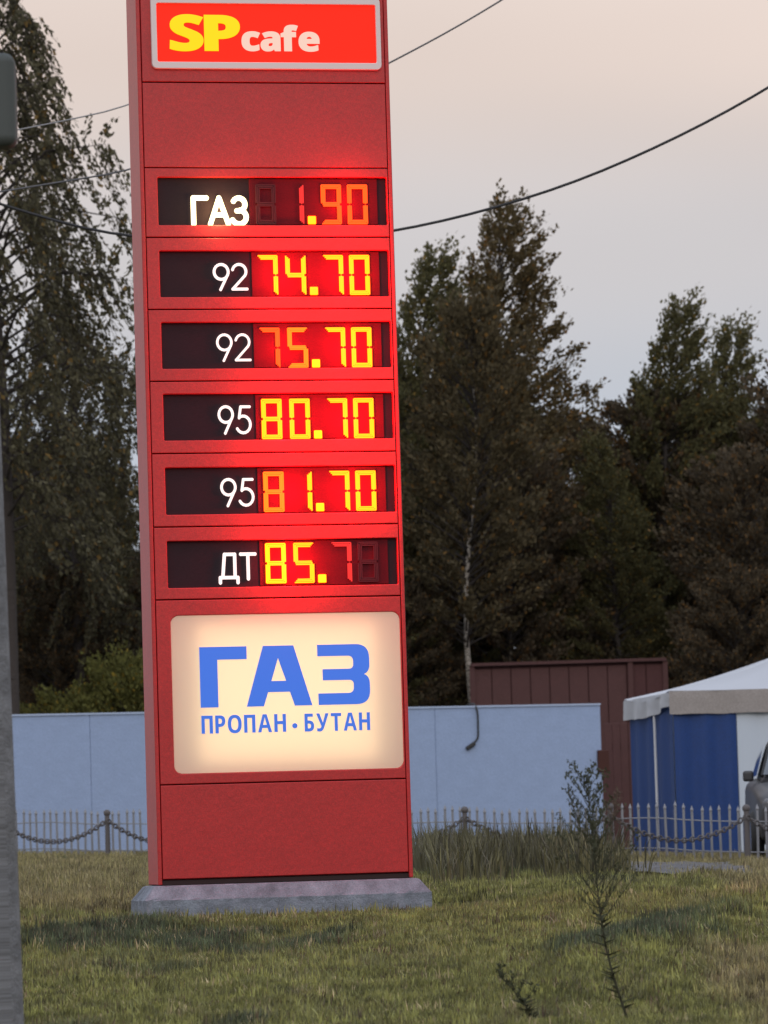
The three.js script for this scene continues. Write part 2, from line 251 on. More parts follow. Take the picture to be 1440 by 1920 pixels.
// --- concrete plinth with sloped shoulders
{
  const plinth = thing('concrete_plinth', 'pale concrete plinth with sloped shoulders under the red price sign', 'plinth');
  plinth.position.copy(sign.position); plinth.rotation.y = SIGN.turn;
  const ring = (m, y) => [[-m, y, m], [PW + m, y, m], [PW + m, y, -.40 - m], [-m, y, -.40 - m]];
  const levels = [ring(.012, -.004), ring(.030, -.010), ring(.082, -.080), ring(.092, -.092), ring(.096, -.42)], P = [], I = [];
  const N = 40; // subdivided edges, so that the shoulders are a little uneven
  const r = rng(5);
  const rings = levels.map((L, li) => { const out = []; for (let s = 0; s < 4; s++) for (let i = 0; i < N; i++) { const a = L[s], b = L[(s + 1) % 4], t = i / N, j = li > 1 ? (r() - .5) * .010 : 0, k = li > 0 ? fbm((s * N + i) * .13, li, 3, 2) * .012 : 0; out.push([mix(a[0], b[0], t) + j, a[1] + k, mix(a[2], b[2], t) + j]); } return out; });
  for (const q of rings) P.push(...q.flat()); const n = 4 * N;
  for (let l = 0; l < rings.length - 1; l++) for (let i = 0; i < n; i++) { const a = l * n + i, b = l * n + (i + 1) % n; I.push(a, a + n, b, b, a + n, b + n); }
  const c = P.length / 3; P.push(PW / 2, -.004, -.2); for (let i = 0; i < n; i++) I.push(c, i, (i + 1) % n);
  let g = new THREE.BufferGeometry(); g.setAttribute('position', new THREE.Float32BufferAttribute(P, 3)); g.setIndex(I); g = g.toNonIndexed(); g.computeVertexNormals(); metricUV(g);
  part(plinth, 'plinth_block', g, std(.33, .37, .44, .95, { map: concreteTex, bumpMap: grainBump, bumpScale: .012 }));
}

// ------------------------------------------------------------------ trees
const leafMat = (r, g, b) => new THREE.MeshPhysicalMaterial({ color: lin(r, g, b), vertexColors: true, roughness: .9, specularIntensity: .25, transmission: .3, thickness: 0 });
const barkDark = std(.06, .05, .045, 1, { bumpMap: grainBump, bumpScale: .02 });
const barkBirch = std(.52, .50, .47, .9, { map: texture(256, (u, v) => { const n = fbm(u * 5, v * 40, 5, 4); const c = n > .12 ? .18 : .9 + n * .3; return [c, c * .97, c * .93]; }) });
function treeGeometry(o) {
  const r = rng(o.seed), pos = [], col = [], trunk = [], limbs = [], G = () => (r() + r() + r() - 1.5) * .9;
  const H = o.height; let lastTop = [0, 0, 0];
  const spine = (t) => [fbm(t * 1.7, o.seed, 1, 2) * .5 * t * 2 + (o.lean || 0) * t * t, t * H, fbm(t * 1.7, o.seed, 7, 2) * t];
  for (let i = 0; i < 10; i++) { const a = spine(i / 10), b = spine((i + 1) / 10); trunk.push(bar(a, b, o.trunk * (1 - i / 10.4), o.trunk * (1 - (i + 1) / 10.4), 8)); }
  const leaf = (x, y, z, s, dir) => {
    const ux = G(), uy = G(), uz = G(), l = Math.hypot(ux, uy, uz) || 1; let vx = G() + dir[0] * 1.2, vy = G() + dir[1] * 1.2, vz = G() + dir[2] * 1.2; const m = Math.hypot(vx, vy, vz) || 1;
    const a = [ux / l * s * .42, uy / l * s * .42, uz / l * s * .42], b = [vx / m * s, vy / m * s, vz / m * s];
    const p0 = [x, y, z], p1 = [x + a[0] + b[0] * .5, y + a[1] + b[1] * .5, z + a[2] + b[2] * .5], p2 = [x + b[0], y + b[1], z + b[2]], p3 = [x - a[0] + b[0] * .5, y - a[1] + b[1] * .5, z - a[2] + b[2] * .5];
    pos.push(...p0, ...p1, ...p2, ...p0, ...p2, ...p3);
    const w = .65 + r() * .7, y2 = r() < (o.yellow ?? .06) ? 1 : 0, c = [w * (1 + y2 * .9), w * (1 + y2 * .35), w * (1 - y2 * .2)]; for (let i = 0; i < 6; i++) col.push(...c);
  };
  for (let b = 0; b < o.branches; b++) {
    const t = mix(o.from, 1, Math.pow((b + r()) / o.branches, o.topBias ?? 1)), az = b * 2.39996 + r() * .8, u = (t - o.from) / (1 - o.from);
    const L = o.spread * o.profile(u) * (.62 + r() * .5) + .12, el = mix(o.el0, o.el1, u) + (r() - .5) * .35;
    const S = spine(t), ca = Math.cos(az), sa = Math.sin(az), P = (s) => [S[0] + ca * Math.cos(el) * L * s + (o.lean || 0) * .25 * L * s, S[1] + Math.sin(el) * L * s - o.droop * L * s * s, S[2] + sa * Math.cos(el) * L * s];
    if (L > .5) { const q = [0, .5, 1].map(P); limbs.push(bar(q[0], q[1], .010 + L * .008, .006 + L * .004, 5), bar(q[1], q[2], .006 + L * .004, .003, 4)); }
    const n = Math.max(2, Math.round(L * o.clumps));
    for (let i = 0; i < n; i++) {
      const s = mix(.18, 1.02, Math.sqrt(r())), c = P(s), sp = o.puff * (.5 + L * .22) * (1.1 - s * .6);
      const cx = c[0] + G() * sp, cy = c[1] + G() * sp * .7, cz = c[2] + G() * sp;
      if (o.hang && r() < o.hang) { // a hanging twig strung with leaves
        const hl = mix(.35, 1.25, r()), sx = (o.wind ?? .3) * (.6 + r() * .7), sz = G() * .15, dir = [sx, -1, sz]; limbs.push(bar([cx, cy, cz], [cx + sx * hl, cy - hl, cz + sz * hl], .005, .003, 3));
        for (let k = 0; k < o.leaves * 1.3; k++) { const f = r() * hl; leaf(cx + sx * f + G() * .045, cy - f, cz + sz * f + G() * .045, o.leaf * (.7 + r() * .6), dir); }
      } else {
        const dir = [ca * Math.cos(el) * .8 + (o.lean || 0), Math.sin(el) + .2, sa * Math.cos(el) * .8], tl = mix(.15, .45, r());
        for (let k = 0; k < o.leaves; k++) { const f = r() * tl; leaf(cx + dir[0] * f + G() * .08, cy + dir[1] * f + G() * .07, cz + dir[2] * f + G() * .08, o.leaf * (.7 + r() * .6), dir); }
      }
    }
  }
  const g = new THREE.BufferGeometry(); g.setAttribute('position', new THREE.Float32BufferAttribute(pos, 3)); g.setAttribute('color', new THREE.Float32BufferAttribute(col, 3)); g.computeVertexNormals();
  return { crown: g, trunk: merge(trunk), limbs: merge(limbs) };
}
const cone = (u) => Math.pow(1 - u, .74) * smooth(-.25, .2, u), oval = (u) => Math.sqrt(Math.max(0, 1 - (u * 1.9 - .75) ** 2 * .78)) * (u > .93 ? .6 : 1), column = (u) => Math.min(1, (1 - u) * 2.2 + .08) * smooth(-.3, .1, u);
const SPEC = {
  tall: { seed: 3, height: 11.2, trunk: .15, from: .12, branches: 300, spread: 3.1, profile: cone, el0: .25, el1: .9, droop: .22, clumps: 10, leaves: 15, leaf: .075, puff: .30, lean: .35 },
  pointed: { seed: 8, height: 10, trunk: .13, from: .10, branches: 260, spread: 2.6, profile: cone, el0: .3, el1: .95, droop: .2, clumps: 11, leaves: 15, leaf: .075, puff: .28, lean: .5 },
  bushy: { seed: 14, height: 8.6, trunk: .12, from: .06, branches: 210, spread: 2.3, profile: oval, el0: .3, el1: .9, droop: .25, clumps: 11, leaves: 14, leaf: .09, puff: .34, yellow: .1 },
  slim: { seed: 44, height: 8.8, trunk: .075, from: .38, branches: 150, spread: 1.5, profile: oval, el0: .5, el1: 1.1, droop: .2, clumps: 13, leaves: 13, leaf: .075, puff: .25 },
  weeping: { seed: 21, height: 13, trunk: .17, from: .36, branches: 118, spread: 2.5, profile: column, el0: .6, el1: 1.0, droop: .5, clumps: 7.2, leaves: 17, leaf: .078, puff: .17, hang: .8, wind: .5 },
  shrub: { seed: 30, height: 2.6, trunk: .05, from: .02, branches: 90, spread: 1.3, profile: oval, el0: .5, el1: 1.1, droop: .2, clumps: 22, leaves: 12, leaf: .07, puff: .25 },
};
const GEO = {}; for (const k in SPEC) GEO[k] = treeGeometry(SPEC[k]);
const LEAF = { tall: leafMat(.125, .094, .045), pointed: leafMat(.112, .104, .046), bushy: leafMat(.098, .076, .048), slim: leafMat(.11, .088, .048), weeping: leafMat(.115, .105, .062), shrub: leafMat(.15, .15, .045) };
function tree(kind, name, category, label, group, x, d, scale, turn, bark = barkDark, sy = 1) {
  const t = thing(name, label, category, group); t.position.set(x, ground(x, d) - .06, -d); t.rotation.y = turn; t.scale.set(scale, scale * sy, scale);
  part(t, kind === 'shrub' ? 'main_stem' : 'trunk', GEO[kind].trunk, bark); part(t, 'limbs', GEO[kind].limbs, barkDark); const c = part(t, kind === 'shrub' ? 'foliage' : 'crown', GEO[kind].crown, LEAF[kind]); c.userData.kind = 'stuff'; return t;
}
const WOOD = 'broad trees of the dark wood behind the white wall';
tree('weeping', 'weeping_birch', 'tree', 'tall birch with hanging twigs against the sky, beside the concrete pole', null, -5.6, 66, 1.02, 0);
tree('weeping', 'weeping_birch', 'tree', 'smaller birch with hanging twigs standing behind the tall weeping birch', null, -4.9, 71, .72, 2.1);
tree('tall', 'pointed_tree', 'tree', 'tallest pointed tree of the wood, beside the red price sign under the cable', null, 1.75, 78, 1.0, 0);
tree('pointed', 'pointed_tree', 'tree', 'pointed tree half hidden by the red price sign', null, .35, 77, 1.02, .3);
tree('pointed', 'pointed_tree', 'tree', 'pointed feathery tree above the white tent', null, 4.72, 79, .955, 0);
tree('pointed', 'pointed_tree', 'tree', 'narrow pointed tree just beside the feathery tree above the tent', null, 5.8, 80, .93, .5);
tree('bushy', 'broad_tree', 'tree', 'broad dark tree beside the narrow pointed tree over the tent', null, 7.6, 78, .98, 1.1);
tree('slim', 'slim_birch', 'tree', 'slim pale-barked birch rising beside the maroon shed', null, 1.42, 73.2, 1, 1.4, barkBirch);
{
  const r = rng(77);
  for (const [d, n, s0] of [[75, 11, .82], [81, 12, .93], [88, 13, .98]]) for (let i = 0; i < n; i++) {
    const x = mix(-11.5, 11.5, (i + .5) / n) + (r() - .5) * .9, dd = d + (r() - .5) * 3; let s = s0 * (.92 + r() * .16); if (x < 0) s *= .93; if (x > -2 && x < .2) s *= 1.05;
    const pt = i % 2 === 1; tree(pt ? 'pointed' : 'bushy', pt ? 'pointed_tree' : 'broad_tree', 'tree', pt ? 'dark pointed tree deep within the wood behind the white wall' : 'dense dark broad tree within the wood behind the white wall', pt ? 'pointed trees within the dark wood' : WOOD, x, dd, i % 2 === 1 ? s * .86 : s, r() * 6.28, barkDark, .95 + r() * .06);
  }
  [[-5.0, 69.5, .82], [-3.9, 69.2, .98], [-2.7, 69.6, .8], [-1.6, 69.3, .86]].forEach(([x, d, s]) => tree('shrub', 'green_shrub', 'shrub', 'green shrub showing over the top of the white wall', 'green shrubs behind the white wall', x, d, s, r() * 6));
  [[-8.5, 72], [-6.4, 72.6], [-5.2, 71.2], [-3.6, 71.6], [.2, 73.6], [5.6, 72.4], [7.2, 72], [9, 72.4]].forEach(([x, d]) => tree('bushy', 'understorey_bush', 'bush', 'low dark bush filling the foot of the wood', 'bushes at the foot of the wood', x, d, .52, r() * 6));
}

// ------------------------------------------------------------------ white wall, shed
{
  const A = [-6.6, 61.5], B = [3.03, 65.0], L = Math.hypot(B[0] - A[0], B[1] - A[1]), w = thing('white_wall', 'smooth pale white wall behind the low fence and the red price sign', 'wall');
  w.position.set(A[0], 0, -A[1]); w.rotation.y = Math.atan2(B[1] - A[1], B[0] - A[0]);
  const wm = std(.38, .495, .74, .75, { map: texture(256, (u, v) => { const c = .93 + fbm(u * 40, v * 40, 12, 3) * .06 + fbm(u * 5, v * 5, 12, 2) * .04 + (R0() - .5) * .07; return [c, c, c]; }), bumpMap: grainBump, bumpScale: .004 }), n = 4, pw = L / n;
  for (let i = 0; i < n; i++) part(w, 'wall_panel', metricUV(rbox(pw - .004, 2.55, .10, .006, pw * (i + .5), 2.085, 0)), wm);
  part(w, 'cap_strip', metricUV(box(L, .025, .14, L / 2, 3.374, 0)), std(.45, .55, .74, .6));
  part(w, 'rusty_latch_box', rbox(.17, .32, .10, .015, L + .01, 2.55, .06), std(.09, .032, .024, .9, { map: grainTex }), 'rust brown latch box at the end of the wall');
  const c = thing('hanging_cable', 'black cable end hanging over the top of the white wall', 'cable'); c.position.copy(w.position); c.rotation.copy(w.rotation);
  const x = 8.3; part(c, 'cable', tube([[x - .05, 3.40, -.12], [x, 3.41, .03], [x + .02, 3.32, .085], [x + .03, 3.08, .08], [x + .02, 2.92, .075], [x - .05, 2.84, .07]], .014, 30, 6), std(.03, .03, .03, .6));
  part(c, 'cable_end', rbox(.16, .06, .05, .02, 0, 0, 0).rotateZ(.55).translate(x - .09, 2.81, .075), std(.03, .03, .03, .6));
}
{
  const s = thing('maroon_shed', 'dark maroon metal shed behind the end of the white wall', 'shed'); s.position.set(1.34, ground(2.5, 72) - .02, -72);
  const m = std(.115, .045, .043, .75, { map: grainTex, bumpMap: grainBump, bumpScale: .004 }), m2 = std(.10, .034, .034, .8, { map: grainTex }), W = 3.1, Hh = 3.05;
  part(s, 'shed_body', box(W - .02, Hh - .02, 2.6, W / 2, Hh / 2, -1.33), m2);
  for (let i = 0; i < 10; i++) part(s, 'wall_sheet', metricUV(rbox(W / 10 - .014, Hh - .1, .03, .006, W / 10 * (i + .5), Hh / 2, 0)), i > 7 ? m2 : m);
  for (const x of [0, 2.54, W]) part(s, 'corner_post', box(.08, Hh, .08, x, Hh / 2, .03), m);
  part(s, 'roof_slab', box(W + .04, .05, 2.8, W / 2, Hh + .025, -1.3), m);
  const g = thing('maroon_gate_leaf', 'narrow dark red-brown gate leaf between the white wall and the tent', 'gate'); g.position.set(3.16, ground(3.4, 66.5), -66.5);
  for (let i = 0; i < 5; i++) part(g, 'gate_board', metricUV(rbox(.112, 1.9, .03, .006, .06 + i * .12, 1.0, 0)), m); for (const y of [.35, 1.6]) part(g, 'gate_rail', box(.6, .08, .03, .3, y, -.031), m2); for (const x of [.06, .54]) part(g, 'gate_foot', box(.06, .2, .04, x, .08, -.045), m2);
}

// ------------------------------------------------------------------ tent
{
  const t = thing('party_tent', 'white canopy tent with blue side curtains behind the low fence', 'tent'); t.position.set(3.54, 0, -56); t.rotation.y = 7.4 * D2R;
  const W = 4, Dp = 3, gy = 1.15, e = 2.98, top = 3.255, peak = 3.84;
  const white = new THREE.MeshPhysicalMaterial({ color: lin(.56, .58, .62), roughness: .85, transmission: .25, thickness: 0, side: THREE.DoubleSide }), valMat = std(.46, .42, .40, .9, { map: grainTex, side: THREE.DoubleSide }), blueC = std(.006, .055, .25, .6, { side: THREE.DoubleSide, map: grainTex }), pole = std(.7, .72, .75, .4);
  // canopy: four sagging sloped faces
  const N = 16, P = [], I = [];
  const corner = [[-.06, .06], [W + .06, .06], [W + .06, -Dp - .06], [-.06, -Dp - .06]];
  for (let s = 0; s < 4; s++) for (let i = 0; i <= N; i++) for (let j = 0; j <= N; j++) {
    const a = corner[s], b = corner[(s + 1) % 4], u = i / N, v = j / N, ex = mix(a[0], b[0], u), ez = mix(a[1], b[1], u), edge = top - .05 * Math.sin(Math.PI * u) * (s % 2 ? 1.6 : .4);
    P.push(mix(ex, W / 2, v), mix(edge, peak, v) - .06 * Math.sin(Math.PI * v) - .015 * Math.sin(u * 19 + s) * Math.sin(Math.PI * v), mix(ez, -Dp / 2, v));
    if (i < N && j < N) { const q = s * (N + 1) ** 2 + i * (N + 1) + j; I.push(q, q + N + 1, q + 1, q + 1, q + N + 1, q + N + 2); }
  }
  const g = new THREE.BufferGeometry(); g.setAttribute('position', new THREE.Float32BufferAttribute(P, 3)); g.setIndex(I); g.computeVertexNormals(); part(t, 'canopy', g, white);
  const cloth = (name, ax, az, bx, bz, y0, y1, mat, amp, waves, ph) => { const p = [], ix = [], n = 60, m = 8, L = Math.hypot(bx - ax, bz - az), nx = -(bz - az) / L, nz = (bx - ax) / L; for (let i = 0; i <= n; i++) for (let j = 0; j <= m; j++) { const u = i / n, v = j / m, o = amp * Math.sin(u * waves + ph) * (1.2 - v * .7) + amp * .5 * fbm(u * 6, v * 2, ph, 2), h = typeof y0 === 'function' ? y0(u) : y0; p.push(mix(ax, bx, u) + nx * o, mix(h, y1, v), mix(az, bz, u) + nz * o); } for (let i = 0; i < n; i++) for (let j = 0; j < m; j++) { const q = i * (m + 1) + j; ix.push(q, q + m + 1, q + 1, q + 1, q + m + 1, q + m + 2); } const c = new THREE.BufferGeometry(); c.setAttribute('position', new THREE.Float32BufferAttribute(p, 3)); c.setIndex(ix); c.computeVertexNormals(); return part(t, name, metricUV(c), mat); };
  cloth('valance', -.06, .06, W + .06, .06, (u) => e - .02 + .035 * fbm(u * 9, 2, 5, 3), top - .005, valMat, .016, 30, 0);
  cloth('valance', -.06, -Dp - .06, -.06, .06, (u) => e - .01 + .09 * smooth(.55, 1, u) + .05 * fbm(u * 5, 7, 5, 2), top - .02, white, .02, 22, 1);
  cloth('valance', W + .06, .06, W + .06, -Dp - .06, e, top - .03, valMat, .02, 22, 2); cloth('valance', W + .06, -Dp - .06, -.06, -Dp - .06, e, top - .005, valMat, .02, 22, 2);
  cloth('blue_curtain', .0, -Dp, .0, 0, gy - .02, top - .02, blueC, .02, 24, 3).userData.label = 'blue side curtain';
  cloth('blue_curtain', -.005, .012, .79, .012, gy + .02, top - .02, blueC, .018, 16, 0).userData.label = 'blue front curtain';
  cloth('white_curtain', .80, .005, W, .0, gy + .02, top - .02, std(.56, .63, .72, .8, { side: THREE.DoubleSide }), .02, 46, 0).userData.label = 'white front curtain';
  cloth('white_curtain', 0, -Dp, W, -Dp, gy + .02, top - .02, std(.56, .63, .72, .8, { side: THREE.DoubleSide }), .02, 46, 0);
  for (const [x, z] of [[.05, -.05], [W - .05, -.05], [W - .05, -Dp + .05], [.05, -Dp + .05]]) part(t, 'tent_pole', bar([x, 1.02, z], [x, top - .03, z], .022), pole);
  part(t, 'tent_pole', bar([-.045, 1.02, -1.05], [-.045, e + .05, -1.05], .018), pole, 'pale pole outside the blue side curtain');
}

// ------------------------------------------------------------------ low picket fence with chain posts
const fenceD = (x) => 50.56 - .976 * x;
{
  const f = thing('picket_fence', 'low grey metal picket fence in front of the white wall and the tent', 'fence'), m = std(.36, .37, .40, .6, { map: grainTex }), r = rng(9), step = .125 / Math.hypot(1, .976);
  const pk = [0, 1, 2].map(i => merge([box(.022, .56, .016, 0, .30, 0), new THREE.ConeGeometry(.019, .05, 6).translate(0, .605, 0), new THREE.SphereGeometry(.017, 8, 6).translate(0, .575, 0)]).rotateZ((i - 1) * .02));
  const ang = Math.atan2(.976, 1);
  for (let x = -5.6, i = 0; x < 6.2; x += step, i++) { const p = part(f, 'picket', pk[i % 3], m); const d = fenceD(x); p.position.set(x, ground(x, d) + (r() - .5) * .025, -d); p.rotation.y = ang + (r() - .5) * .1; }
  for (const h of [.14, .46]) { const pts = []; for (let x = -5.6; x <= 6.2; x += .4) pts.push([x, ground(x, fenceD(x)) + h, -fenceD(x) - .012]); part(f, 'rail', tube(pts, .007, 60, 5), m); }
  const cm = std(.11, .10, .10, .7), xs = [-4.85, -3.41, -2.0, -.6, .79, 2.32, 3.67, 5.05], tops = [];
  xs.forEach((x) => { const d = fenceD(x) - .32, y = ground(x, d), p = thing('chain_post', 'short dark post carrying a slack chain along the picket fence', 'post', 'short posts with a slack chain'); p.position.set(x, y, -d); part(p, 'post_shaft', new THREE.CylinderGeometry(.028, .034, .60, 10).translate(0, .28, 0), cm); part(p, 'post_cap', new THREE.SphereGeometry(.042, 10, 8).translate(0, .585, 0), cm); tops.push([x, y + .50, -d]); });
  const link = new THREE.TorusGeometry(.026, .0085, 5, 10).scale(1.45, 1, 1);
  for (let i = 0; i < tops.length - 1; i++) {
    const a = tops[i], b = tops[i + 1], list = [], n = Math.round(Math.hypot(b[0] - a[0], b[2] - a[2]) / .056), y = (t) => mix(a[1], b[1], t) - .26 * 4 * t * (1 - t);
    for (let k = 0; k < n; k++) { const t = (k + .5) / n, g = link.clone(); if (k % 2) g.rotateX(Math.PI / 2); const sl = Math.atan2((y(t + .01) - y(t - .01)), .02 * Math.hypot(b[0] - a[0], b[2] - a[2])); g.rotateZ(sl).rotateY(ang).translate(mix(a[0], b[0], t), y(t), mix(a[2], b[2], t)); list.push(g); }
    const c = new THREE.Mesh(merge(list), cm); c.name = numbered('slack_chain'); c.castShadow = c.receiveShadow = true; c.userData = { label: 'slack dark chain hung between two short posts', category: 'chain', group: 'chains between the short posts' }; scene.add(c);
  }
}

// ------------------------------------------------------------------ dark car facing the camera beside the tent
{
  const c = thing('parked_car', 'dark grey car parked facing the fence in front of the white tent curtain', 'car'); c.position.set(4.83, ground(4.7, 50) - .01, -50.3); c.rotation.y = -.05;
  const paint = new THREE.MeshPhysicalMaterial({ color: lin(.035, .035, .040), roughness: .5, metalness: 0, clearcoat: .15, clearcoatRoughness: .2 }), glass = new THREE.MeshPhysicalMaterial({ color: lin(.04, .05, .06), roughness: .05, clearcoat: 1, clearcoatRoughness: .03, specularIntensity: 1 }), black = std(.015, .015, .016, .7), chrome = std(.6, .6, .62, .2, { metalness: 1 });
  // body: stations along its length (z forward +), each a rounded section
  const loft = (st, n = 28) => { const P = [], I = []; st.forEach(([z, hw, y0, y1, rr, tumble]) => { for (let k = 0; k < n; k++) { const a = k / n * 2 * Math.PI, ca = Math.cos(a), sa = Math.sin(a), p = 2 / rr, sx = Math.sign(ca) * Math.pow(Math.abs(ca), p), sy = Math.sign(sa) * Math.pow(Math.abs(sa), p), y = mix(y0, y1, (sy + 1) / 2); P.push(sx * hw * (1 - (tumble || 0) * (sy + 1) / 2), y, z); } }); for (let s = 0; s < st.length - 1; s++) for (let k = 0; k < n; k++) { const a = s * n + k, b = s * n + (k + 1) % n; I.push(a, b, a + n, b, b + n, a + n); } for (const [s, f] of [[0, 1], [st.length - 1, 0]]) { const q = P.length / 3; P.push(0, (st[s][2] + st[s][3]) / 2, st[s][0]); for (let k = 0; k < n; k++) { const a = s * n + k, b = s * n + (k + 1) % n; f ? I.push(q, b, a) : I.push(q, a, b); } } const g = new THREE.BufferGeometry(); g.setAttribute('position', new THREE.Float32BufferAttribute(P, 3)); g.setIndex(I); g.computeVertexNormals(); return g; };
  part(c, 'body', loft([[-2.1, .70, .38, .92, 5], [-2.0, .80, .28, 1.0, 6], [-1.2, .85, .22, 1.02, 6], [0, .86, .22, .98, 6], [1.0, .85, .22, .94, 6], [1.7, .82, .24, .86, 5], [2.0, .76, .28, .78, 5], [2.1, .66, .34, .68, 4]]), paint);
  part(c, 'cabin', loft([[-1.75, .62, .9, 1.0, 5], [-1.2, .74, .9, 1.40, 6, .22], [-.2, .76, .9, 1.46, 6, .22], [.25, .76, .9, 1.42, 6, .22], [.95, .74, .88, .97, 6, .05]]), paint);
  const ws = new THREE.BufferGeometry(); ws.setAttribute('position', new THREE.Float32BufferAttribute([-.70, .985, .93, .70, .985, .93, .56, 1.40, .335, -.70, .985, .93, .56, 1.40, .335, -.56, 1.40, .335], 3)); ws.computeVertexNormals(); ws.translate(0, .022, .03); part(c, 'windscreen', ws, glass);
  for (const s of [-1, 1]) {
    part(c, 'windscreen_pillar', bar([s * .71, .99, .95], [s * .575, 1.43, .345], .022, .018, 6), black);
    const sw = new THREE.BufferGeometry(); sw.setAttribute('position', new THREE.Float32BufferAttribute([s * .765, 1.0, .7, s * .765, 1.0, -1.1, s * .655, 1.36, -.95, s * .765, 1.0, .7, s * .655, 1.36, -.95, s * .655, 1.36, .2], 3)); sw.computeVertexNormals(); part(c, 'side_window', sw, glass);
    part(c, 'door_mirror', rbox(.12, .12, .09, .03, s * .85, 1.0, .50), paint);
    const hl = part(c, 'headlight', rbox(.34, .15, .16, .05, s * .58, .66, 1.99), std(.12, .12, .13, .2)); hl.userData.label = 'dark headlight';
    for (const z of [-1.3, 1.3]) { const w = part(c, 'wheel', new THREE.TorusGeometry(.24, .075, 10, 24).rotateY(Math.PI / 2).translate(s * .80, .31, z), black); part(w, 'rim', new THREE.CylinderGeometry(.19, .19, .14, 16).rotateZ(Math.PI / 2).translate(s * .80, .31, z), chrome); }
  }
  part(c, 'grille', rbox(.72, .16, .08, .02, 0, .62, 2.07), black); part(c, 'bumper', rbox(1.56, .2, .22, .06, 0, .38, 2.04), black); part(c, 'licence_plate', box(.52, .11, .012, 0, .40, 2.157), std(.6, .6, .6, .6));
}

// ------------------------------------------------------------------ concrete pole, overhead cables
{
  const p = thing('concrete_pole', 'grey tapering concrete pole at the edge of the lawn', 'pole'); p.position.set(-1.602, ground(-1.602, 17) - .05, -17);
  part(p, 'pole_shaft', metricUV(new THREE.CylinderGeometry(.048, .192, 9.0, 20, 24).translate(0, 4.5, 0)), std(.27, .275, .29, .95, { map: concreteTex, bumpMap: grainBump, bumpScale: .01 }));
  part(p, 'junction_box', rbox(.20, .36, .16, .04, .145, 3.78, .06), std(.07, .08, .075, .7), 'dark grey-green junction box');
}
{
  const cm = std(.025, .025, .028, .7), cm2 = std(.12, .12, .13, .7);
  const wire = (label, pts, r, m) => { const w = new THREE.Mesh(tube(pts, r, 90, 6), m); w.name = numbered('overhead_cable'); w.castShadow = w.receiveShadow = true; w.userData = { label, category: 'cable' }; scene.add(w); };
  wire('thick black overhead cable sagging in front of the pointed trees', [-9, -6.5, -4.4, -2.85, -2.2, -1, .18, 1.4, 2.4, 3.57, 5, 7.2, 9.5].map(x => [x, 6.88 + .061 * (x + 1.01) ** 2 * (x < -1 ? 1.25 : 1), -40 + fbm(x * 3, 1, 1, 2) * .02]), .0135, cm);
  wire('thin dark overhead cable climbing past the cafe sign', [[-9, 7.2, -40], [-5, 7.26, -40], [-2.67, 7.515, -40], [-2.21, 7.589, -40], [-1, 7.97, -40], [.168, 8.488, -40], [1.196, 9.03, -40], [3, 10.2, -40], [6, 12.6, -40]], .0085, cm2);
  wire('uppermost thin cable between the weeping birch and the cafe sign', [[-9, 7.6, -40.5], [-5, 7.83, -40.5], [-2.66, 8.16, -40.5], [-2.2, 8.27, -40.5], [.17, 9.2, -40.5], [3, 10.9, -40.5], [6, 13.2, -40.5]], .007, std(.3, .3, .31, .7));
}

// ------------------------------------------------------------------ grass and weeds
const bladeTuft = (seed, n, h, spread, w) => { const r = rng(seed), P = []; for (let i = 0; i < n; i++) { const a = r() * 6.283, rr = r() * spread, x = Math.cos(a) * rr, z = Math.sin(a) * rr, hh = h * (.55 + r() * .7), b = r() * 6.283, lean = (.05 + r() * r() * .8) * hh, dx = Math.cos(b) * lean, dz = Math.sin(b) * lean, px = -Math.sin(b + r()) * w, pz = Math.cos(b) * w; const m = [x + dx * .35, hh * .62, z + dz * .35], t = [x + dx, hh, z + dz]; P.push(x - px, 0, z - pz, x + px, 0, z + pz, m[0] + px * .8, m[1], m[2] + pz * .8, x - px, 0, z - pz, m[0] + px * .8, m[1], m[2] + pz * .8, m[0] - px * .8, m[1], m[2] - pz * .8, m[0] - px * .8, m[1], m[2] - pz * .8, m[0] + px * .8, m[1], m[2] + pz * .8, ...t); } const g = new THREE.BufferGeometry(); g.setAttribute('position', new THREE.Float32BufferAttribute(P, 3)); g.computeVertexNormals(); return g; };
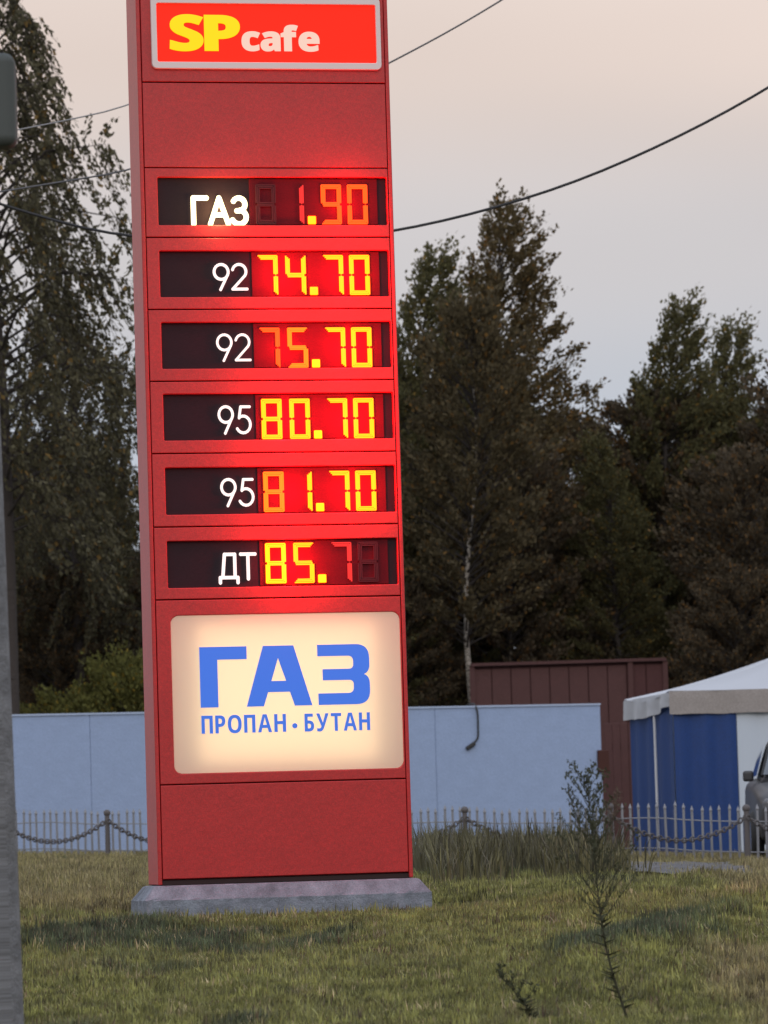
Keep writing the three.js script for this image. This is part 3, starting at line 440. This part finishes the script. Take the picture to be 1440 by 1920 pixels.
{
  const mat = new THREE.MeshPhysicalMaterial({ color: lin(1, 1, 1), roughness: .85, transmission: .25, thickness: 0 });
  const r = rng(123), kinds = [[], [], []], M = new THREE.Matrix4(), Q = new THREE.Quaternion(), E3 = new THREE.Euler();
  const blocked = (x, d) => { const c = Math.cos(SIGN.turn), s = Math.sin(SIGN.turn), ux = x - SIGN.x, uz = -d - SIGN.z, u = ux * c - uz * s, n = ux * s + uz * c; return (u > -.10 && u < PW + .10 && n > -.5 && n < .10) || Math.hypot(x + 1.602, d - 17) < .19; };
  const TOTAL = 430000;
  for (let i = 0; i < TOTAL; i++) {
    const d = 14 + 48 * Math.pow(r(), 1.45), half = .1 * d + .9, x = (r() * 2 - 1) * half; if (blocked(x, d) || (onTrack(x, d) && r() < .985)) continue;
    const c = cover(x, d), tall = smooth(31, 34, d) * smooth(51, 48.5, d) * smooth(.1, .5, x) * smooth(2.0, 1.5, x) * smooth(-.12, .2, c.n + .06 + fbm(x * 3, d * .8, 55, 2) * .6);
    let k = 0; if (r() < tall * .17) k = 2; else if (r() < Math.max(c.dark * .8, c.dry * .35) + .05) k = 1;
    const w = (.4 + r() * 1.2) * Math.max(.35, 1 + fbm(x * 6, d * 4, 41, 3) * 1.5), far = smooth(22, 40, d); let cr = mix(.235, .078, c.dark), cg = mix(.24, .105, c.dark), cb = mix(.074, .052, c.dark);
    const dry = Math.min(1, c.dry * (.6 + r() * .8)); cr = mix(cr, .32, dry * .8); cg = mix(cg, .26, dry * .8); cb = mix(cb, .14, dry * .8); const odd = r(); if (odd < .05) { cr = .40; cg = .33; cb = .19; } else if (odd < .10) { cr = .11; cg = .075; cb = .045; }
    if (k === 2) { cr = mix(cr, .105, .8); cg = mix(cg, .090, .8); cb = mix(cb, .045, .8); }
    kinds[k].push([x, d, (.75 + r() * .6) * (1 + far * .25), r() * 6.283, cr * w, cg * w, cb * w]);
  }
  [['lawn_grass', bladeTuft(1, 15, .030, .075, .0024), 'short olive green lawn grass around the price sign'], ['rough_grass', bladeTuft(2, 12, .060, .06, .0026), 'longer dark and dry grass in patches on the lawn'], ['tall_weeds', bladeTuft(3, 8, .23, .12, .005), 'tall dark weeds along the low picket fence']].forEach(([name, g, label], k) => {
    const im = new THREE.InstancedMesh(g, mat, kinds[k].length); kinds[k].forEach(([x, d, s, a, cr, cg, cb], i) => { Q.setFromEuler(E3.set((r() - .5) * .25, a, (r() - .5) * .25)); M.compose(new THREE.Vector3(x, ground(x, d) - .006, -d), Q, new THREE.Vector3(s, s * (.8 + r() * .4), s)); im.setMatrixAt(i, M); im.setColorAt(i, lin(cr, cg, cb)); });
    im.name = name; im.userData = { kind: 'stuff', label }; im.castShadow = im.receiveShadow = true; scene.add(im);
  });
}
function weed(label, x, d, h, leanX, seed, branches, crownFrom, stemR, mats) { // wormwood-like stalk with side twigs, small leaves and seed heads
  const r = rng(seed), w = thing('tall_weed', label, 'weed'); w.position.set(x, ground(x, d) - .03, -d);
  const S = (t) => [leanX * t + .03 * Math.sin(t * 5 + seed), h * t, .04 * Math.sin(t * 4)], stem = [], lv = [];
  for (let i = 0; i < 12; i++) stem.push(bar(S(i / 12), S((i + 1) / 12), stemR * (1 - i / 14), stemR * (1 - (i + 1) / 14), 6));
  const tri = (p, dir, s, wd) => { const a = [r() - .5, r() - .5, r() - .5].map(q => q * wd); lv.push(p[0] - a[0], p[1] - a[1], p[2] - a[2], p[0] + a[0], p[1] + a[1], p[2] + a[2], p[0] + dir[0] * s, p[1] + dir[1] * s, p[2] + dir[2] * s); };
  for (let b = 0; b < branches; b++) {
    const t = mix(crownFrom, .98, (b + r()) / branches), az = b * 2.4 + r(), L = h * mix(.26, .07, (t - crownFrom) / (1 - crownFrom)) * (.6 + r() * .7), p = S(t), q = [p[0] + Math.cos(az) * L * .62, p[1] + L * .8, p[2] + Math.sin(az) * L * .62]; stem.push(bar(p, q, stemR * .30, stemR * .14, 4));
    for (let k = 0; k < 26; k++) { const f = r(), c = [0, 1, 2].map(i => mix(p[i], q[i], f) + (r() - .5) * .012), dv = [r() - .5, r() * .9, r() - .5], s = .014 + r() * .02; tri(c, dv, s, .009); }
    for (let k = 0; k < 10; k++) { const c = [0, 1, 2].map(i => q[i] + (r() - .5) * .035); tri(c, [r() - .5, r() - .3, r() - .5], .022, .016); }
  }
  for (let k = 0; k < 90; k++) { const t = .08 + r() * crownFrom, c = S(t), a = r() * 6.28; tri(c, [Math.cos(a), .35, Math.sin(a)], .04 + r() * .05, .012); }
  const g = new THREE.BufferGeometry(); g.setAttribute('position', new THREE.Float32BufferAttribute(lv, 3)); g.computeVertexNormals();
  part(w, 'stem', merge(stem), mats[0]); part(w, 'leaves', g, mats[1]).userData.kind = 'stuff'; return w;
}
{
  const green = [std(.045, .045, .025, .9), std(.050, .055, .026, .9)], brown = [std(.09, .07, .05, .9), std(.12, .085, .06, .9)];
  weed('tall thin dark weed stalk standing in the lawn before the tent', .955, 18.6, 1.07, -.19, 3, 52, .42, .0065, green);
  weed('short dark weed sprouting beside the tall weed stalk', .545, 18.8, .27, -.10, 6, 9, .45, .005, green);
  weed('brown dried weed beside the chain post near the end of the wall', 2.30, 47.4, .80, .05, 9, 34, .15, .013, brown);
  weed('leafy brown-green weed in front of the end of the white wall', 1.95, 46.4, .82, -.10, 12, 30, .2, .012, [brown[0], green[1]]);
}
renderer.render(scene, camera);
